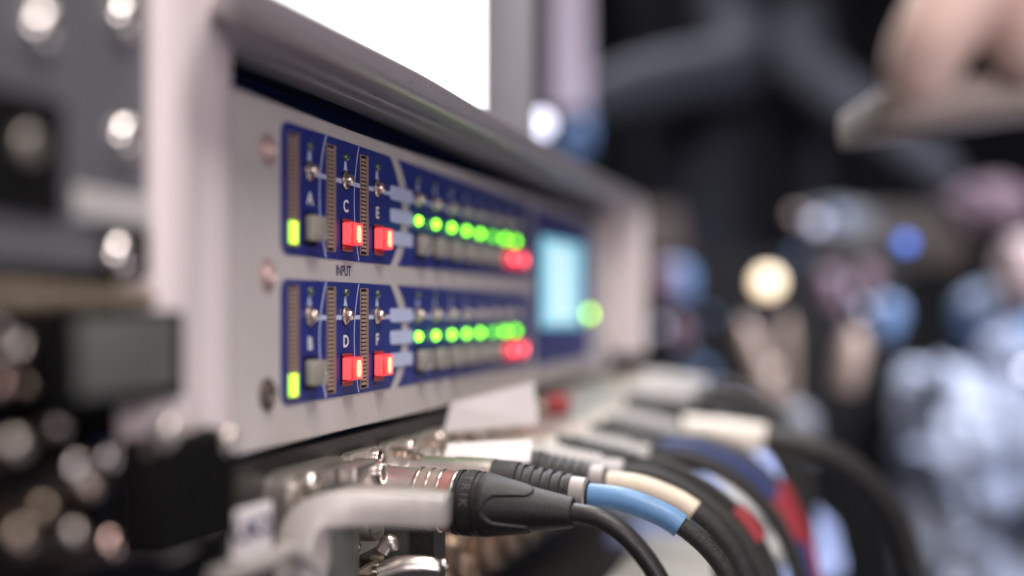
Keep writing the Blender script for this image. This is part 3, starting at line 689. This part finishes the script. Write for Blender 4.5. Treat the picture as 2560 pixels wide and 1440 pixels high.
def lump(name, c, size, m, label, cat, seed, amp=0.18, n=40, fr=2.3, rot=0.0):
    from mathutils import noise
    b = bmesh.new(); bmesh.ops.create_icosphere(b, subdivisions=5, radius=1.0)
    for v in b.verts:
        p_ = v.co*fr+Vector((seed*3.7, seed*1.3, 0)); k = 1+amp*noise.fractal(p_, 0.9, 2.1, 4)+amp*0.8*math.sin(v.co.x*7+v.co.z*4+seed)*0.4
        q_ = v.co*k
        if rot: q_ = Matrix.Rotation(rot, 3, 'Y') @ q_
        v.co = c+RGT*q_.x*size[0]+FWD*q_.y*size[1]+UP*q_.z*size[2]
    mb = MB(); mb.add(b); o = mb.build(name, m, None, org=c-UP*size[2]); return tag(o, label, cat)
lump('folded_cloth', atd(1770, 1400, 900), (84, 40, 76), M['peri'], 'periwinkle blue cloth hanging behind the red cables', 'cloth', 1, 0.15)
lump('folded_cloth', atd(1650, 1365, 640), (27, 14, 17), M['peri'], 'small blue cloth lying on the shelf under the grey cable', 'cloth', 2, 0.1)
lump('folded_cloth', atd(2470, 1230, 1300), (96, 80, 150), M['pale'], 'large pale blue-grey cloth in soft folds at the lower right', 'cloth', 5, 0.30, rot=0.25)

# ------------------------------------------------------------------ monitor above the rack
mon = thing('monitor', atd(1000, 270, 560), 'bright white glowing screen in a grey frame standing on the rack', 'monitor')
def view_box(px0, px1, z0, z1, d, dep, m, name, parent, bev=0.0):
    o = atd(px0, HY, d); L = (px1-px0)*d/F
    mx = Matrix.Translation(Vector((o.x, o.y, 0))) @ Matrix(((RGT.x, FWD.x, 0, 0), (RGT.y, FWD.y, 0, 0), (0, 0, 1, 0), (0, 0, 0, 1)))
    b = MB().box((0, 0, z0), (L, dep, z1), bev, 2, mx)
    return b.build(name, m, parent, org=(None if parent else Vector((o.x, o.y, z0))))
view_box(480, 1206, 70, 300, 560, 4, M['screen'], 'screen', mon)
view_box(1206.5, 1335, 68.7, 318, 559, 12, M['bezel'], 'bezel', mon, 2.0)
view_box(460, 1335, 68.7, 318, 573, 14, M['bezel'], 'back_shell', mon, 2.0)

# ------------------------------------------------------------------ people
def skinned(name, nodes, edges, m, root=0, parent=None, subd=2):
    me = bpy.data.meshes.new(name); org = Vector(nodes[root][0])
    me.from_pydata([(Vector(n_[0])-org)*S for n_ in nodes], edges, [])
    o = bpy.data.objects.new(name, me); col.objects.link(o)
    me.materials.append(m)
    sk = o.modifiers.new('skin', 'SKIN'); sk.use_smooth_shade = True
    for i, n_ in enumerate(nodes):
        r = n_[1]; me.skin_vertices[0].data[i].radius = (r*S, r*S) if not isinstance(r, tuple) else (r[0]*S, r[1]*S)
    me.skin_vertices[0].data[root].use_root = True
    ss = o.modifiers.new('subsurf', 'SUBSURF'); ss.levels = subd; ss.render_levels = subd
    o.location = org*S
    ORG[o.name] = org
    return o
D = 2000
def pd(px, py, dd=0): return atd(px, py, D+dd)
nodes = [(pd(1830, 560), 150), (pd(1830, 330), 150), (pd(1840, 60), 175), (pd(1850, -260), 165), (pd(1855, -430), 62), (pd(1858, -540), 78), (pd(1858, -690), 92),
(pd(1700, -260, 0), 80), (pd(1760, -60, -40), 66), (pd(1870, 175, -180), 58), (pd(1610, 215, -330), 46), (pd(1420, 275, -400), 32),
         (pd(2030, -260, 0), 80), (pd(2010, -40, -40), 66), (pd(1990, 190, -180), 58), (pd(2230, 370, -330), 48), (pd(2390, 480, -400), 34),
         (pd(1760, 850), 85), (pd(1740, 1500), 60), (pd(1735, 2150), 45), (pd(1920, 850), 85), (pd(1940, 1500), 60), (pd(1945, 2150), 45)]
edges = [(0, 1), (1, 2), (2, 3), (3, 4), (4, 5), (5, 6), (3, 7), (7, 8), (8, 9), (9, 10), (10, 11), (3, 12), (12, 13), (13, 14), (14, 15), (15, 16), (0, 17), (17, 18), (18, 19), (0, 20), (20, 21), (21, 22)]
per = skinned('person', nodes, edges, M['jacket'])
tag(per, 'person in dark jacket behind the rack, sleeves spread, head out of frame', 'person')
D2 = 250
def hd(px, py, dd=0): return atd(px+75, py, D2+dd)
hn = [(hd(2780, -620, 25), (24, 18)), (hd(2640, -330, 20), (30, 17)), (hd(2520, -160, 14), (22, 13)),
      (hd(2390, -110, 2), 8.2), (hd(2285, -20, 0), 7.8), (hd(2255, 90, 0), 7.4), (hd(2235, 185, 2), 6.4),
      (hd(2500, -60, -4), 8.6), (hd(2455, 30, -6), 8.2), (hd(2480, 110, -2), 7.6), (hd(2530, 160, 4), 6.8),
      (hd(2620, -60, 0), 8.2), (hd(2590, 40, 0), 7.8), (hd(2610, 120, 4), 7.2), (hd(2650, 160, 8), 6.4),
      (hd(2720, -90, 10), 7.2), (hd(2700, 20, 10), 6.8), (hd(2710, 90, 12), 6.2), (hd(2730, 140, 16), 5.6),
      (hd(2500, -260, -12), 10), (hd(2360, -60, -18), 8.6), (hd(2235, 130, -18), 7.6), (hd(2195, 262, -12), 6.2)]
he = [(0, 1), (1, 2), (2, 3), (3, 4), (4, 5), (5, 6), (2, 7), (7, 8), (8, 9), (9, 10), (1, 11), (11, 12), (12, 13), (13, 14), (1, 15), (15, 16), (16, 17), (17, 18), (1, 19), (19, 20), (20, 21), (21, 22)]
hand = skinned('hand', hn, he, M['skin'], 1)
tag(hand, 'blurred hand reaching in from the top right, fingers resting on a taupe board', 'hand')
bl, br = hd(2125, 272, 4), hd(2900, 172, 4)
bo = MB(); dirv = (br-bl).normalized(); upb = Vector((0, 0, 1))
mx = Matrix(((dirv.x, FWD.x, 0, bl.x), (dirv.y, FWD.y, 0, bl.y), (dirv.z, FWD.z, 1, bl.z), (0, 0, 0, 1)))
bo.box((0, 0, -4.2), ((br-bl).length, 34, 4.2), 1.6, 3, mx)
bo = bo.build('taupe_board', M['board'], None, org=bl); tag(bo, 'taupe board with a rounded end held under the hand at the top right', 'board')

# ------------------------------------------------------------------ far background
o = view_box(1362, 1472, 205, 700, 1300, 50, M['lav'], 'partition', None, 8); tag(o, 'tall pale lavender partition beside the dark jacket', 'partition')
def ball_lamp(px, py, d, r, m, label, cat='lamp'):
    c = atd(px, py, d); t = thing('round_lamp', c-UP*r*1.2, label, cat)
    MB().lathe([(0, r), (r*0.3, r*0.95), (r*0.6, r*0.7), (r*0.75, 0.01)], org=c, axis=-FWD, n=28).build('bulb', m, t)
    MB().lathe([(-r*1.2, r*0.8), (-0.2, r*1.06), (r*0.12, r*1.06)], org=c, axis=-FWD, n=28).build('housing', M['dark'], t)
    return t
ball_lamp(1352, 312, 840, 8.5, M['bulbl'], 'round lavender-white light shining just above the rack lip')
ball_lamp(1918, 706, 1200, 12.0, M['bulbc'], 'large round cream light in the dark background')
ball_lamp(2262, 610, 950, 6.0, M['bulbb'], 'round deep blue light right of the cream light')
ball_lamp(2562, 925, 900, 4.5, M['bulbl'], 'pale white light cut by the right edge')
cab = thing('dark_cabinet', atd(1900, 1250, 1900), 'low black cabinet with a dull brown board along its top, in the far background', 'cabinet')
view_box(1560, 2420, 68, 158, 1905, 40, M['brown'], 'top_board', cab, 3)
view_box(1560, 2420, -600, 67, 1915, 300, M['dark'], 'body', cab, 3)
def pot(name, px, py, d, r, h, m, label, cat, lean=(0, 0, 1)):
    c = atd(px, py, d)
    o = MB().lathe([(-h/2, r*0.8), (-h/2+2, r*0.9), (0, r), (h*0.3, r*0.95), (h*0.42, r*0.6), (h*0.5, r*0.45)], org=c, axis=lean, n=24).build(name, m, None, org=c-UP*h/2)
    return tag(o, label, cat)
ln = (RGT*-0.35+UP).normalized()
pot('flask', 1890, 900, 1100, 10, 75, M['tan'], 'leaning tan flask below the cream light', 'flask', ln)
pot('flask', 1965, 900, 1150, 8, 80, M['tan'], 'upright tan flask right beside the leaning one', 'flask')
pot('flask', 2125, 900, 1100, 12, 55, M['tan'], 'stubby pinkish flask standing apart in the dark gap', 'flask', (RGT*0.2+UP).normalized())
pot('canister', 1690, 700, 1300, 20, 40, M['bluep'], 'dark blue canister left of the cream light', 'canister')
pot('canister', 1655, 700, 1200, 14, 40, M['mauve'], 'mauve canister beside the rack corner', 'canister')
pot('canister', 2075, 720, 1300, 14, 40, M['mauve'], 'mauve canister right of the cream light', 'canister')
pot('canister', 2165, 700, 1100, 11, 28, M['mauve'], 'pinkish mauve canister under the blue light', 'canister')
pot('canister', 2220, 800, 1200, 14, 40, M['bluep'], 'grey-blue canister above the stubby flask', 'canister', (RGT*0.4+UP).normalized())
pot('canister', 1700, 835, 900, 9, 24, M['mauve'], 'mauve canister low behind the rack corner', 'canister')
pot('canister', 2090, 560, 1700, 60, 50, M['slate'], 'wide grey canister on the brown board', 'canister')
pot('canister', 1980, 1080, 1100, 22, 50, M['slate'], 'grey canister behind the heavy cable arch', 'canister')
lump('bundle', atd(1410, 320, 1380), (32, 30, 42), M['bluep'], 'grey-blue bundle under the pale partition behind the round lamp', 'bundle', 4, 0.1)
lump('bundle', atd(2470, 520, 1500), (50, 40, 34), M['mauved'], 'mauve bundle at the right edge under the taupe board', 'bundle', 8, 0.12)
lump('bundle', atd(2560, 680, 1300), (30, 30, 40), M['pinkb'], 'pale pink bundle cut by the right edge', 'bundle', 9, 0.12)
lump('bundle', atd(2500, 800, 1350), (50, 30, 40), M['bluep'], 'grey-blue bundle above the pale cloth', 'bundle', 11, 0.12)

kb = thing('glint_board', atd(1900, 1100, 1450), 'added black board dotted with coloured discs in place of blurred glints', 'glint board')  # made-up board; its coloured discs stand in for highlights on shiny things
view_box(1600, 2260, -190, 66, 1450, 15, M['dark'], 'board_face', kb, 3)
kn = [MB().lathe([(0, 1), (0.5, 1.0), (0.8, 0.8), (0.95, 0.4), (1.0, 0.01)], axis=-FWD, n=18, cap=False).mesh('knob', m_) for m_ in (M['tan'], M['mauve'], M['bluep'], M['chrome2'], M['creamw'], M['pale2'])]
for px_, py_, r_, c_ in ((1855, 840, 9, 3), (1905, 800, 6, 1), (1870, 900, 7, 0), (1940, 930, 8, 4), (1955, 850, 6, 0), (1890, 985, 6, 3), (2120, 800, 7, 1), (2140, 720, 9, 5), (2185, 690, 8, 1), (2210, 760, 9, 2), (2160, 770, 6, 5),
                        (2120, 880, 9, 4), (2105, 930, 6, 3), (1660, 700, 7, 1), (1710, 690, 9, 2), (1650, 820, 6, 5), (1715, 880, 7, 2), (1760, 930, 9, 2), (2040, 560, 8, 5), (2100, 545, 8, 2), (1990, 540, 7, 0), (1990, 640, 5, 2), (1775, 790, 5, 2), (1840, 1010, 6, 5)):
    put('knob', kn[c_], kb, atd(px_, py_, 1449), scale=(r_, r_, r_))
